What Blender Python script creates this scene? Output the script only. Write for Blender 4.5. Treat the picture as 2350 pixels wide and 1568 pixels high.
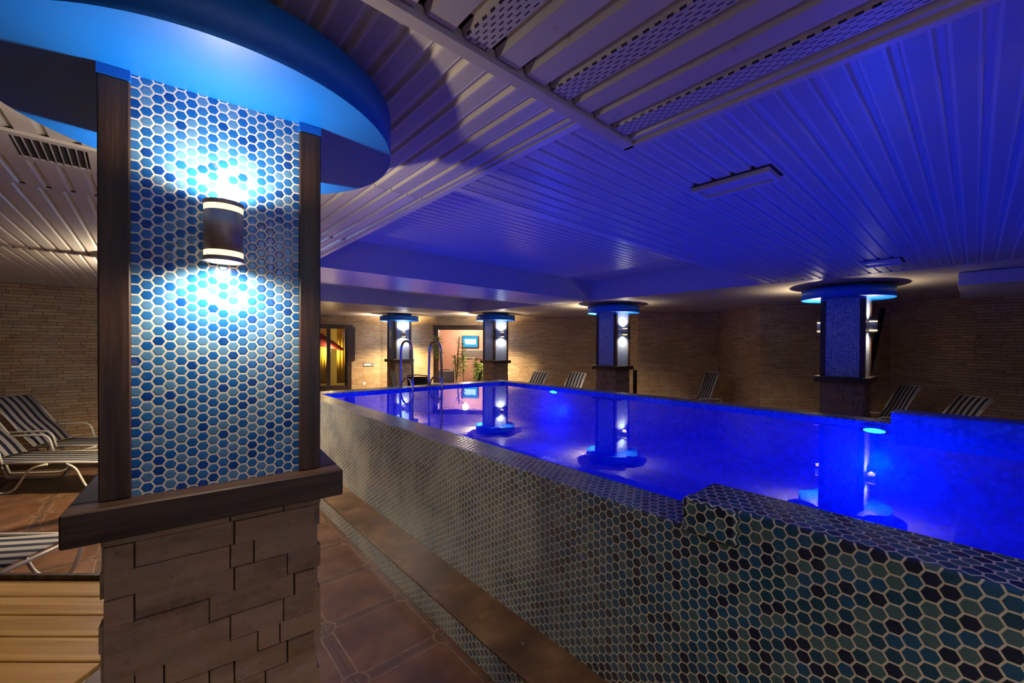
import bpy, bmesh, math, random
from mathutils import Vector, Matrix
random.seed(7)
PI = math.pi
for o in list(bpy.data.objects): bpy.data.objects.remove(o)
S = bpy.context.scene
COL = S.collection

# ------------------------------------------------------------------ camera
CAM_H = 1.80
yaw, pitch, roll = math.radians(42.324), math.radians(-0.554), math.radians(0.368)
Fv = Vector((math.sin(yaw)*math.cos(pitch), math.cos(yaw)*math.cos(pitch), math.sin(pitch)))
R0 = Vector((math.cos(yaw), -math.sin(yaw), 0)); U0 = R0.cross(Fv)
Rv = R0*math.cos(roll) + U0*math.sin(roll); Uv = Rv.cross(Fv)
cd = bpy.data.cameras.new('camera'); cam = bpy.data.objects.new('camera', cd); COL.objects.link(cam)
M = Matrix((Rv, Uv, -Fv)).transposed().to_4x4(); M.translation = Vector((0, 0, CAM_H)); cam.matrix_world = M
cd.sensor_width = 36; cd.lens = 941.64/2350*36
cd.shift_x = -(1203.55-1175)/2350; cd.shift_y = (803.17-784)/2350
cd.clip_start = 0.02; cd.clip_end = 100
S.camera = cam

# ------------------------------------------------------------------ world and exposure
w = bpy.data.worlds.new('world'); S.world = w; w.use_nodes = True
w.node_tree.nodes['Background'].inputs[0].default_value = (0.55, 0.42, 0.36, 1)
w.node_tree.nodes['Background'].inputs[1].default_value = 0.05
S.view_settings.view_transform = 'Standard'; S.view_settings.look = 'None'
S.view_settings.gamma = 1; S.view_settings.exposure = 0.08
S.view_settings.use_curve_mapping = False

# ------------------------------------------------------------------ light settings used below
WARM = (1.0, 0.82, 0.58); BLUE = (0.0, 0.085, 1.0)
SCONCE_W = 26; POOL_W = 34

def add_light(kind, name, loc, energy, color, parent=None, rot=(0,0,0), **kw):
    d = bpy.data.lights.new(name, kind); d.energy = energy; d.color = color
    for k, v in kw.items(): setattr(d, k, v)
    o = bpy.data.objects.new(name, d); o.location = loc; o.rotation_euler = rot; COL.objects.link(o)
    if parent: o.parent = parent
    return o
for x, y, e in ((5.15, 0.67, 0.9), (5.15, 5.1, 0.6), (2.25, 0.3, 1.5), (2.25, 2.8, 1.3), (2.25, 5.2, 1.2), (3.6, -2.2, 0.7)):
    add_light('POINT', 'underwater_glow', (x, y, 0.62 if x > 3 else 0.38), POOL_W*e, BLUE, shadow_soft_size=0.10)

# ------------------------------------------------------------------ object helpers
def tag(o, label=None, cat=None, group=None, kind=None):
    if label: o['label'] = label
    if cat: o['category'] = cat
    if group: o['group'] = group
    if kind: o['kind'] = kind
    return o
def thing(name, label, cat, loc=(0,0,0), rz=0, group=None):
    o = bpy.data.objects.new(name, None); COL.objects.link(o); o.empty_display_size = 0.1
    o.location = loc; o.rotation_euler = (0, 0, rz)
    return tag(o, label, cat, group)
def copy_tree(o, parent=None):
    c = o.copy(); COL.objects.link(c); c.parent = parent
    for ch in list(o.children): copy_tree(ch, c)
    return c
def box_uv(me):
    if not me.uv_layers: me.uv_layers.new(name='UVMap')
    uv = me.uv_layers.active.data
    for p in me.polygons:
        n = p.normal; a = max(range(3), key=lambda i: abs(n[i]))
        for li in p.loop_indices:
            v = me.vertices[me.loops[li].vertex_index].co
            uv[li].uv = (v.y, v.z) if a == 0 else ((v.x, v.z) if a == 1 else (v.x, v.y))
class MB:
    def __init__(s): s.bm = bmesh.new()
    def box(s, x0, x1, y0, y1, z0, z1, M=None, mi=0):
        vs = [s.bm.verts.new(c) for c in ((x0,y0,z0),(x1,y0,z0),(x1,y1,z0),(x0,y1,z0),(x0,y0,z1),(x1,y0,z1),(x1,y1,z1),(x0,y1,z1))]
        if M is not None:
            for v in vs: v.co = M @ v.co
        for f in ((0,3,2,1),(4,5,6,7),(0,1,5,4),(1,2,6,5),(2,3,7,6),(3,0,4,7)):
            fc = s.bm.faces.new([vs[i] for i in f]); fc.material_index = mi
        return s
    def quad(s, pts, mi=0):
        f = s.bm.faces.new([s.bm.verts.new(p) for p in pts]); f.material_index = mi; return s
    def cyl(s, c, r0, r1, z0, z1, n=32, caps=True, M=None, mi=0, smooth=True):
        a = []; b = []
        for i in range(n):
            t = 2*PI*i/n
            pa = Vector((c[0]+r0*math.cos(t), c[1]+r0*math.sin(t), z0)); pb = Vector((c[0]+r1*math.cos(t), c[1]+r1*math.sin(t), z1))
            if M is not None: pa = M @ pa; pb = M @ pb
            a.append(s.bm.verts.new(pa)); b.append(s.bm.verts.new(pb))
        for i in range(n):
            f = s.bm.faces.new((a[i], a[(i+1)%n], b[(i+1)%n], b[i])); f.smooth = smooth; f.material_index = mi
        if caps:
            for f in (s.bm.faces.new(list(reversed(a))), s.bm.faces.new(b)): f.material_index = mi
        return s
    def tube(s, pts, r, n=8, closed=False, mi=0):
        pts = [Vector(p) for p in pts]; rings = []
        up = Vector((0, 0, 1)); prev = None
        m = len(pts)
        for i, p in enumerate(pts):
            if closed: t = pts[(i+1)%m]-pts[i-1]
            else: t = pts[min(i+1, m-1)]-pts[max(i-1, 0)]
            t.normalize()
            if prev is None:
                ref = up if abs(t.dot(up)) < 0.9 else Vector((1, 0, 0)); u = t.cross(ref).normalized()
            else:
                u = (prev - t*prev.dot(t)).normalized()
            prev = u; v = t.cross(u)
            rr = r[i] if isinstance(r, (list, tuple)) else r
            rings.append([s.bm.verts.new(p + (u*math.cos(2*PI*k/n) + v*math.sin(2*PI*k/n))*rr) for k in range(n)])
        for i in range(m if closed else m-1):
            A = rings[i]; B = rings[(i+1)%m]
            for k in range(n):
                f = s.bm.faces.new((A[k], A[(k+1)%n], B[(k+1)%n], B[k])); f.smooth = True; f.material_index = mi
        if not closed:
            s.bm.faces.new(list(reversed(rings[0]))); s.bm.faces.new(rings[-1])
        return s
    def strip(s, prof, y0, y1, th=0.006, mi=0):
        """sheet of thickness th following prof (x,z) between y0 and y1"""
        n = len(prof)
        top = [[s.bm.verts.new((x, y, z)) for x, z in prof] for y in (y0, y1)]
        bot = [[s.bm.verts.new((x, y, z-th)) for x, z in prof] for y in (y0, y1)]
        def q(*v):
            f = s.bm.faces.new(v); f.smooth = False; f.material_index = mi; return f
        for i in range(n-1):
            q(top[0][i], top[0][i+1], top[1][i+1], top[1][i]).smooth = True
            q(bot[0][i+1], bot[0][i], bot[1][i], bot[1][i+1]).smooth = True
            q(top[0][i+1], top[0][i], bot[0][i], bot[0][i+1]); q(top[1][i], top[1][i+1], bot[1][i+1], bot[1][i])
        q(top[0][0], top[1][0], bot[1][0], bot[0][0]); q(top[1][-1], top[0][-1], bot[0][-1], bot[1][-1])
        return s
    def bevel(s, w, seg=2):
        bmesh.ops.bevel(s.bm, geom=list(s.bm.edges), offset=w, segments=seg, affect='EDGES', profile=0.6); return s
    def build(s, name, mats, parent=None, loc=None):
        s.bm.normal_update(); bmesh.ops.recalc_face_normals(s.bm, faces=s.bm.faces) if s.recalc else None
        me = bpy.data.meshes.new(name); s.bm.to_mesh(me); s.bm.free(); box_uv(me)
        for m in (mats if isinstance(mats, (list, tuple)) else [mats]): me.materials.append(m)
        o = bpy.data.objects.new(name, me); COL.objects.link(o)
        if parent: o.parent = parent
        if loc: o.location = loc
        return o
    recalc = True
def arc(c, r, a0, a1, n, f):
    return [f(c[0]+r*math.cos(a0+(a1-a0)*i/n), c[1]+r*math.sin(a0+(a1-a0)*i/n)) for i in range(n+1)]
def fillet(pts, r, n=6):
    """round the corners of a 3D polyline"""
    pts = [Vector(p) for p in pts]; out = [pts[0]]
    for i in range(1, len(pts)-1):
        a, b, c = pts[i-1], pts[i], pts[i+1]
        d0 = (a-b); d1 = (c-b); l = min(r, d0.length*0.49, d1.length*0.49)
        p0 = b + d0.normalized()*l; p1 = b + d1.normalized()*l
        for k in range(n+1):
            t = k/n; out.append(p0*(1-t)**2 + b*2*t*(1-t) + p1*t*t)
    out.append(pts[-1]); return out

# ------------------------------------------------------------------ material helpers
class NT:
    def __init__(s, name):
        s.m = bpy.data.materials.new(name); s.m.use_nodes = True; s.t = s.m.node_tree; s.t.nodes.clear()
        s.out = s.t.nodes.new('ShaderNodeOutputMaterial')
    def n(s, typ, **kw):
        x = s.t.nodes.new(typ)
        for k, v in kw.items(): setattr(x, k, v)
        return x
    def set(s, sock, v):
        if isinstance(v, bpy.types.NodeSocket): s.t.links.new(v, sock)
        else: sock.default_value = v
    def math(s, op, a, b=0.0, c=0.0, clamp=False):
        x = s.n('ShaderNodeMath', operation=op, use_clamp=clamp); s.set(x.inputs[0], a); s.set(x.inputs[1], b); s.set(x.inputs[2], c); return x.outputs[0]
    def vm(s, op, a, b=(0,0,0), c=(0,0,0)):
        x = s.n('ShaderNodeVectorMath', operation=op); s.set(x.inputs[0], a); s.set(x.inputs[1], b)
        if op in ('WRAP', 'MULTIPLY_ADD'): s.set(x.inputs[2], c)
        return x.outputs['Value'] if op in ('LENGTH', 'DOT_PRODUCT', 'DISTANCE') else x.outputs[0]
    def uv(s): return s.n('ShaderNodeUVMap').outputs[0]
    def sep(s, v):
        x = s.n('ShaderNodeSeparateXYZ'); s.set(x.inputs[0], v); return x.outputs
    def comb(s, x_, y_, z_=0.0):
        x = s.n('ShaderNodeCombineXYZ'); s.set(x.inputs[0], x_); s.set(x.inputs[1], y_); s.set(x.inputs[2], z_); return x.outputs[0]
    def noise(s, v, scale, detail=3.0, rough=0.55, color=False):
        x = s.n('ShaderNodeTexNoise'); s.set(x.inputs['Vector'], v); x.inputs['Scale'].default_value = scale
        x.inputs['Detail'].default_value = detail; x.inputs['Roughness'].default_value = rough
        return x.outputs['Color' if color else 'Fac']
    def ramp(s, f, stops, const=False):
        x = s.n('ShaderNodeValToRGB'); s.set(x.inputs[0], f)
        if const: x.color_ramp.interpolation = 'CONSTANT'
        e = x.color_ramp.elements
        while len(e) < len(stops): e.new(0.5)
        for i, (p, c) in enumerate(stops): e[i].position = p; e[i].color = (*c, 1)
        return x.outputs[0]
    def mix(s, f, a, b, mode='MIX'):
        x = s.n('ShaderNodeMix', data_type='RGBA', blend_type=mode)
        s.set(x.inputs[0], f)
        s.set(x.inputs[6], a if isinstance(a, bpy.types.NodeSocket) else (*a, 1)); s.set(x.inputs[7], b if isinstance(b, bpy.types.NodeSocket) else (*b, 1))
        return x.outputs[2]
    def mapr(s, v, a, b, c=0.0, d=1.0):
        x = s.n('ShaderNodeMapRange'); s.set(x.inputs[0], v); x.inputs[1].default_value = a; x.inputs[2].default_value = b
        x.inputs[3].default_value = c; x.inputs[4].default_value = d; return x.outputs[0]
    def bump(s, h, strength=0.4, dist=0.01):
        x = s.n('ShaderNodeBump'); s.set(x.inputs['Height'], h); x.inputs['Strength'].default_value = strength; x.inputs['Distance'].default_value = dist
        return x.outputs[0]
    def bsdf(s, color, rough=0.5, metal=0.0, normal=None, spec=0.5, **kw):
        x = s.n('ShaderNodeBsdfPrincipled')
        s.set(x.inputs['Base Color'], color if isinstance(color, bpy.types.NodeSocket) else (*color, 1))
        s.set(x.inputs['Roughness'], rough); s.set(x.inputs['Metallic'], metal); x.inputs['Specular IOR Level'].default_value = spec
        if normal is not None: s.set(x.inputs['Normal'], normal)
        for k, v in kw.items(): s.set(x.inputs[k], v)
        s.t.links.new(x.outputs[0], s.out.inputs[0]); return x
def plain(name, col, rough=0.5, metal=0.0, nscale=20, var=0.15, spec=0.5, bump=0.0):
    t = NT(name); co = t.n('ShaderNodeTexCoord').outputs['Object']
    f = t.noise(co, nscale)
    c = t.mix(f, tuple(v*(1-var) for v in col), tuple(min(1, v*(1+var)) for v in col))
    t.bsdf(c, rough, metal, t.bump(f, bump, 0.003) if bump else None, spec); return t.m
def emit(name, col, st):
    t = NT(name); e = t.n('ShaderNodeEmission'); e.inputs[0].default_value = (*col, 1); e.inputs[1].default_value = st
    t.t.links.new(e.outputs[0], t.out.inputs[0]); return t.m
R3 = math.sqrt(3)
def hexgrid(t, p):
    u = t.sep(t.vm('SCALE', t.uv())) if False else t.sep(t.uv())
    v = t.comb(t.math('DIVIDE', u[1], p), t.math('DIVIDE', u[0], p), 0.0)
    h = (0.5, R3/2, 1.0); mh = (-0.5, -R3/2, -1.0)
    a = t.vm('WRAP', v, h, mh); b = t.vm('WRAP', t.vm('ADD', v, (0.5, R3/2, 0)), h, mh)
    f = t.math('LESS_THAN', t.vm('LENGTH', b), t.vm('LENGTH', a))
    x = t.n('ShaderNodeMix', data_type='VECTOR'); t.set(x.inputs[0], f); t.set(x.inputs[4], a); t.set(x.inputs[5], b); g = x.outputs[1]
    idv = t.vm('FLOOR', t.vm('ADD', t.vm('DIVIDE', t.vm('SUBTRACT', v, g), (0.5, R3/2, 1)), (0.5, 0.5, 0.5)))
    gs = t.sep(t.vm('ABSOLUTE', g))
    d = t.math('MAXIMUM', gs[0], t.math('ADD', t.math('MULTIPLY', gs[0], 0.5), t.math('MULTIPLY', gs[1], R3/2)))
    wn = t.n('ShaderNodeTexWhiteNoise', noise_dimensions='3D'); t.set(wn.inputs['Vector'], idv)
    return d, wn.outputs['Value'], wn.outputs['Color'], v
def hex_mat(name, p, stops, grout, gw, rough=0.12, stain=0.0, staincol=(.2,.19,.16), film=0.0):
    t = NT(name); d, rnd, rc, v = hexgrid(t, p)
    col = t.ramp(rnd, stops, const=True)
    co = t.n('ShaderNodeTexCoord').outputs['Object']
    big = t.noise(co, 2.2, 4); small = t.noise(co, 90, 3)
    col = t.mix(t.math('MULTIPLY', small, 0.35), col, tuple(0.6*x for x in stops[-1][1]), 'MULTIPLY') if False else col
    if film:      # lime left by the overflow, only beside the low rim
        lime = t.math('MULTIPLY', t.mapr(big, 0.38, 0.66, 0.3, 1.0), t.mapr(t.sep(co)[1], 0.75, 2.4, 0.05, 1.0))
        col = t.mix(t.math('MULTIPLY', lime, film), col, staincol)
    m = t.mapr(d, 0.5-gw-0.03, 0.5-gw)
    gcol = t.mix(t.noise(co, 7, 4), tuple(0.75*x for x in grout), grout)
    c = t.mix(m, col, gcol)
    if stain:
        sp = t.mapr(t.noise(co, 5.5, 5, 0.65), 0.68, 0.74); c = t.mix(t.math('MULTIPLY', sp, stain), c, staincol)
    hgt = t.mapr(d, 0.30, 0.5-gw+0.01, 1.0, 0.0)
    r = t.math('ADD', t.math('MULTIPLY', m, 0.55), t.math('ADD', t.math('MULTIPLY', big, 0.15), rough))
    t.bsdf(c, r, 0, t.bump(hgt, 0.16, 0.003)); return t.m
def stone_mat(name, c1, c2, bw=0.26, bh=0.048, mortar=(0.03,0.02,0.012), bumpd=0.02):
    t = NT(name); uv = t.uv()
    s = t.sep(uv)
    row = t.math('FLOOR', t.math('DIVIDE', s[1], bh))
    wn = t.n('ShaderNodeTexWhiteNoise', noise_dimensions='1D'); t.set(wn.inputs['W'], row)
    x = t.math('ADD', t.math('DIVIDE', s[0], bw), t.math('MULTIPLY', wn.outputs[0], 7.3))
    cell = t.math('FLOOR', x)
    w2 = t.n('ShaderNodeTexWhiteNoise', noise_dimensions='2D'); t.set(w2.inputs['Vector'], t.comb(cell, row))
    fy = t.math('FRACT', t.math('DIVIDE', s[1], bh)); fx = t.math('FRACT', x)
    ey = t.math('MINIMUM', fy, t.math('SUBTRACT', 1.0, fy)); ex = t.math('MULTIPLY', t.math('MINIMUM', fx, t.math('SUBTRACT', 1.0, fx)), bw/bh)
    e = t.mapr(t.math('MINIMUM', ex, ey), 0.0, 0.09)
    base = t.mix(w2.outputs[0], c1, c2)
    str_ = t.noise(t.vm('MULTIPLY', uv, (6, 40, 1)), 1.0, 5, 0.6)
    base = t.mix(t.mapr(str_, 0.35, 0.7), base, tuple(0.5*(a+b)*1.25 for a, b in zip(c1, c2)))
    pit = t.mapr(t.noise(t.vm('MULTIPLY', uv, (30, 90, 1)), 1.0, 4), 0.62, 0.72)
    base = t.mix(t.math('MULTIPLY', pit, 0.6), base, tuple(0.35*a for a in c1))
    lg = t.noise(uv, 0.9, 4); base = t.mix(t.mapr(lg, 0.3, 0.7, 0.0, 0.45), base, tuple(0.62*a for a in c1))
    c = t.mix(e, mortar, base)
    hgt = t.math('ADD', t.math('MULTIPLY', e, t.math('ADD', 0.4, w2.outputs[0])), t.math('MULTIPLY', str_, 0.4))
    t.bsdf(c, 0.75, 0, t.bump(hgt, 0.7, bumpd), 0.3); return t.m
def wood_mat(name, c1, c2, axis=2, scale=1.0, rough=0.45):
    t = NT(name); co = t.n('ShaderNodeTexCoord').outputs['Object']
    sc = [38*scale]*3; sc[axis] = 1.6*scale
    f = t.noise(t.vm('MULTIPLY', co, tuple(sc)), 1.0, 4, 0.65)
    c = t.ramp(f, [(0.3, c1), (0.5, tuple((a+b)/2 for a, b in zip(c1, c2))), (0.7, c2)])
    t.bsdf(c, rough, 0, t.bump(f, 0.3, 0.004), 0.4); return t.m

MAT = {}
MAT['tile'] = hex_mat('column_hex_tile', 0.0278, [(0, (0.006,0.065,0.33)), (0.16, (0.012,0.12,0.44)), (0.42, (0.030,0.17,0.48)), (0.72, (0.10,0.26,0.50))], (0.95,0.88,0.74), 0.060, 0.08, 0.25, (0.5,0.42,0.3))
MAT['ptile'] = hex_mat('pool_hex_tile', 0.0440, [(0, (0.004,0.012,0.036)), (0.25, (0.006,0.050,0.090)), (0.5, (0.010,0.072,0.145)), (0.75, (0.055,0.115,0.125))], (0.62,0.56,0.42), 0.047, 0.12, 0.45, (0.40,0.39,0.34), 0.75)
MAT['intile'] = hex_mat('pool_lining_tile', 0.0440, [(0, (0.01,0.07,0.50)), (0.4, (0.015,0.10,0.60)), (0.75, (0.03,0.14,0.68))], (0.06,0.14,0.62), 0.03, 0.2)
MAT['stone'] = stone_mat('stacked_stone', (0.42,0.25,0.105), (0.80,0.54,0.26), 0.27, 0.052, (0.17,0.10,0.05))
def t_brick():
    t = NT('column_travertine'); co = t.n('ShaderNodeTexCoord').outputs['Object']
    ri = t.n('ShaderNodeNewGeometry').outputs['Random Per Island']
    f = t.noise(t.vm('MULTIPLY', co, (5, 5, 16)), 1.0, 6, 0.65); g = t.noise(co, 60, 4, 0.7)
    c = t.mix(ri, (0.17,0.10,0.055), (0.31,0.20,0.115))
    c = t.mix(t.mapr(f, 0.35, 0.7), c, (0.36,0.24,0.15))
    vein = t.math('SUBTRACT', 1.0, t.mapr(t.math('ABSOLUTE', t.math('SUBTRACT', t.noise(co, 4.0, 3), 0.5)), 0.0, 0.018))
    c = t.mix(t.math('MULTIPLY', vein, 0.12), c, (0.5,0.38,0.28))
    c = t.mix(t.math('MULTIPLY', t.mapr(g, 0.60, 0.72), 0.6), c, (0.07,0.045,0.03))
    t.bsdf(c, 0.6, 0, t.bump(t.math('ADD', f, g), 0.4, 0.006), 0.4); return t.m
MAT['brick'] = t_brick()
MAT['wood'] = wood_mat('dark_stained_wood', (0.012,0.007,0.005), (0.085,0.042,0.022))
MAT['woodx'] = wood_mat('dark_stained_board', (0.014,0.008,0.006), (0.095,0.050,0.028), 0)
MAT['woody'] = wood_mat('dark_stained_board_side', (0.014,0.008,0.006), (0.095,0.050,0.028), 1)
MAT['slat'] = wood_mat('yellow_pine_slat', (0.36,0.18,0.035), (0.68,0.40,0.11), 0, 0.45, 0.35)
MAT['bluepaint'] = plain('blue_paint', (0.004,0.14,0.66), 0.42, 0, 14, 0.06, 0.4, 0.1)
MAT['trimblue'] = plain('blue_edge_paint', (0.01,0.14,0.55), 0.4, 0, 60, 0.2)
MAT['metal'] = plain('brushed_dark_metal', (0.42,0.35,0.28), 0.42, 0.3, 30, 0.4)
MAT['frost'] = emit('lit_frosted_ring', (1.0, 0.66, 0.30), 2.6)
MAT['lens'] = emit('lit_lens', (1.0, 0.86, 0.66), 9)
MAT['steel'] = plain('polished_steel', (0.62,0.62,0.66), 0.12, 1.0, 5, 0.05)
MAT['frame'] = plain('white_powder_coat', (0.62,0.57,0.46), 0.35, 0, 30, 0.08)
MAT['blackm'] = plain('black_metal', (0.012,0.011,0.011), 0.4, 0.3)
MAT['blackf'] = plain('black_mesh_fabric', (0.02,0.018,0.016), 0.8, 0, 200, 0.5)
MAT['greyf'] = plain('grey_mesh_fabric', (0.42,0.39,0.32), 0.8, 0, 200, 0.3)
MAT['gap_shade'] = plain('painted_gap_shade', (0.012,0.009,0.008), 0.9)  # near-black colour that stands in for shade inside gaps
MAT['vinyl'] = plain('beige_vinyl', (0.60,0.55,0.50), 0.30, 0, 3, 0.06, 0.5)
MAT['smooth'] = plain('beige_ceiling_board', (0.58,0.50,0.40), 0.32, 0, 2, 0.06, 0.5)
MAT['step'] = None
def t_step():
    t = NT('worn_brown_stone'); co = t.n('ShaderNodeTexCoord').outputs['Object']
    f = t.noise(co, 3.5, 5, 0.6); c = t.ramp(f, [(0.3, (0.06,0.030,0.013)), (0.52, (0.15,0.078,0.030)), (0.7, (0.27,0.155,0.065))])
    sp = t.mapr(t.noise(co, 9, 3), 0.70, 0.76); c = t.mix(t.math('MULTIPLY', sp, 0.5), c, (0.5,0.42,0.33))
    t.bsdf(c, t.mapr(f, 0, 1, 0.2, 0.5), 0, t.bump(f, 0.25, 0.006)); return t.m
MAT['step'] = t_step()
def t_floor():
    t = NT('terracotta_floor_tile'); s = t.sep(t.uv()); P = 0.55
    fx = t.math('FRACT', t.math('DIVIDE', t.math('SUBTRACT', s[0], 0.80-10*P), P)); fy = t.math('FRACT', t.math('DIVIDE', t.math('SUBTRACT', s[1], 2.20-10*P), P))
    dx = t.math('MULTIPLY', t.math('MINIMUM', fx, t.math('SUBTRACT', 1.0, fx)), P); dy = t.math('MULTIPLY', t.math('MINIMUM', fy, t.math('SUBTRACT', 1.0, fy)), P)
    d = t.math('MINIMUM', dx, dy)
    wnx = t.n('ShaderNodeTexWhiteNoise', noise_dimensions='2D')
    t.set(wnx.inputs['Vector'], t.comb(t.math('FLOOR', t.math('DIVIDE', t.math('SUBTRACT', s[0], 0.80-10*P), P)), t.math('FLOOR', t.math('DIVIDE', t.math('SUBTRACT', s[1], 2.20-10*P), P))))
    uv = t.uv(); n1 = t.noise(uv, 4.5, 5, 0.6); n2 = t.noise(uv, 22, 4)
    c = t.ramp(n1, [(0.28, (0.06,0.027,0.012)), (0.5, (0.13,0.057,0.022)), (0.72, (0.22,0.105,0.045))])
    c = t.mix(t.math('MULTIPLY', wnx.outputs[0], 0.35), c, (0.13,0.055,0.026))
    band = t.math('LESS_THAN', d, 0.040); c = t.mix(t.math('MULTIPLY', band, 0.5), c, (0.09,0.050,0.028))
    line = t.math('SUBTRACT', 1.0, t.mapr(t.math('ABSOLUTE', t.math('SUBTRACT', d, 0.038)), 0.002, 0.006))
    rr = t.math('SQRT', t.math('ADD', t.math('MULTIPLY', dx, dx), t.math('MULTIPLY', dy, dy)))
    ring = t.math('SUBTRACT', 1.0, t.mapr(t.math('ABSOLUTE', t.math('SUBTRACT', rr, 0.072)), 0.004, 0.008))
    ring2 = t.math('SUBTRACT', 1.0, t.mapr(t.math('ABSOLUTE', t.math('SUBTRACT', t.math('MAXIMUM', dx, dy), 0.016)), 0.002, 0.005))
    inn = t.math('LESS_THAN', rr, 0.072); line = t.math('MULTIPLY', line, t.math('SUBTRACT', 1.0, inn))
    ln = t.math('MAXIMUM', line, t.math('MAXIMUM', ring, t.math('MULTIPLY', ring2, inn)))
    c = t.mix(t.math('MULTIPLY', ln, t.mapr(n2, 0.35, 0.65, 0.12, 0.6)), c, (0.36,0.24,0.13))
    g = t.math('LESS_THAN', d, 0.003); c = t.mix(g, c, (0.05,0.03,0.02))
    t.bsdf(c, t.mapr(n1, 0, 1, 0.25, 0.55), 0, t.bump(t.math('ADD', t.math('MULTIPLY', ln, -0.4), t.math('MULTIPLY', n2, 0.4)), 0.3, 0.004)); return t.m
MAT['floor'] = t_floor()
def t_perf(name, kind):
    """beige vinyl with punched rows; kind 'dots' or 'slots'"""
    t = NT(name); s = t.sep(t.uv()); co = t.n('ShaderNodeTexCoord').outputs['Object']
    n = t.noise(co, 3, 3); c = t.mix(n, (0.56,0.51,0.47), (0.63,0.58,0.53))
    xs = t.math('FRACT', t.math('DIVIDE', s[0], 0.1))
    if kind == 'dots':
        p = 0.0075; g = t.comb(t.math('DIVIDE', s[0], p), t.math('DIVIDE', s[1], p))
        a = t.vm('WRAP', g, (0.5,0.5,1), (-0.5,-0.5,-1)); b = t.vm('WRAP', t.vm('ADD', g, (0.5,0.5,0)), (0.5,0.5,1), (-0.5,-0.5,-1))
        r = t.math('MINIMUM', t.vm('LENGTH', a), t.vm('LENGTH', b)); hole = t.math('SUBTRACT', 1.0, t.mapr(r, 0.16, 0.24))
        zone = t.math('MULTIPLY', t.math('GREATER_THAN', xs, 0.24), t.math('LESS_THAN', xs, 0.76))
    else:
        g = t.comb(t.math('DIVIDE', s[0], 0.012), t.math('DIVIDE', s[1], 0.030))
        sh = t.math('MULTIPLY', t.math('MODULO', t.math('FLOOR', t.math('ADD', t.math('DIVIDE', s[0], 0.012), 1000.5)), 2.0), 0.5)
        ux = t.math('ABSOLUTE', t.math('SUBTRACT', t.math('FRACT', t.math('ADD', t.math('DIVIDE', s[0], 0.012), 1000.5)), 0.5))
        uy = t.math('ABSOLUTE', t.math('SUBTRACT', t.math('FRACT', t.math('ADD', t.math('ADD', t.math('DIVIDE', s[1], 0.030), 1000.0), sh)), 0.5))
        hole = t.math('MULTIPLY', t.math('LESS_THAN', ux, 0.16), t.math('LESS_THAN', uy, 0.27))
        zone = t.math('MULTIPLY', t.math('GREATER_THAN', xs, 0.14), t.math('LESS_THAN', xs, 0.86))
        third = t.math('LESS_THAN', t.math('FRACT', t.math('DIVIDE', t.math('FLOOR', t.math('ADD', t.math('DIVIDE', s[0], 0.1), 301.0)), 3.0)), 0.2)
        zone = t.math('MULTIPLY', zone, third)
    c = t.mix(t.math('MULTIPLY', hole, zone), c, (0.03,0.024,0.02))
    if kind == 'slots':
        gr = t.mapr(t.noise(co, 14, 4), 0.66, 0.72); c = t.mix(t.math('MULTIPLY', gr, 0.35), c, (0.16,0.11,0.08))
    t.bsdf(c, 0.32, 0, None, 0.5); return t.m
MAT['dots'] = t_perf('dotted_vinyl', 'dots'); MAT['slots'] = t_perf('slotted_vinyl', 'slots')
def t_water():
    t = NT('pool_water'); co = t.n('ShaderNodeTexCoord').outputs['Object']
    nb = t.bump(t.noise(co, 5, 2), 0.03, 0.02)
    tr = t.n('ShaderNodeBsdfTransparent'); tr.inputs[0].default_value = (0.30,0.45,1.0,1)
    gl = t.n('ShaderNodeBsdfGlossy'); gl.inputs['Roughness'].default_value = 0.012; gl.inputs[0].default_value = (1,1,1,1); t.set(gl.inputs['Normal'], nb)
    fr = t.n('ShaderNodeFresnel'); fr.inputs[0].default_value = 1.33; t.set(fr.inputs['Normal'], nb)
    mx = t.n('ShaderNodeMixShader'); t.set(mx.inputs[0], fr.outputs[0]); t.t.links.new(tr.outputs[0], mx.inputs[1]); t.t.links.new(gl.outputs[0], mx.inputs[2])
    t.t.links.new(mx.outputs[0], t.out.inputs[0]); return t.m
MAT['water'] = t_water()
def t_sling():
    t = NT('striped_sling_fabric'); s = t.sep(t.uv())
    # stripes run along the lounger, so they vary with local y stored in vertex colour free UV v
    co = t.sep(t.n('ShaderNodeTexCoord').outputs['Object'])
    f = t.math('FRACT', t.math('DIVIDE', t.math('ADD', co[1], 5.03), 0.1))
    st = t.math('LESS_THAN', f, 0.46)
    c = t.mix(st, (0.30,0.27,0.215), (0.014,0.013,0.026))
    t.bsdf(c, 0.75, 0, None, 0.2); return t.m
MAT['sling'] = t_sling()
def t_curtain():
    t = NT('yellow_curtain'); s = t.sep(t.uv())
    f = t.noise(t.comb(t.math('MULTIPLY', s[0], 40), t.math('MULTIPLY', s[1], 1.5)), 1, 3)
    t.bsdf(t.mix(f, (0.55,0.30,0.02), (0.9,0.66,0.10)), 0.7); return t.m
MAT['curtain'] = t_curtain()
MAT['red'] = plain('dark_red_cloth', (0.22,0.012,0.012), 0.7)
MAT['pinkwall'] = plain('pink_plaster', (0.66,0.42,0.29), 0.8, 0, 2, 0.1)
MAT['beigewall'] = plain('yellow_plaster', (0.70,0.55,0.22), 0.8, 0, 2, 0.1)
MAT['leaf'] = plain('green_leaf', (0.24,0.36,0.06), 0.5, 0, 9, 0.5)
MAT['stalk'] = plain('brown_stalk', (0.16,0.085,0.035), 0.6, 0, 9, 0.3)
MAT['pot'] = plain('grey_pot', (0.22,0.20,0.17), 0.6)
MAT['white'] = plain('white_plastic', (0.75,0.72,0.66), 0.4)
MAT['paper'] = plain('notice_paper', (0.55,0.52,0.45), 0.6)
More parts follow.
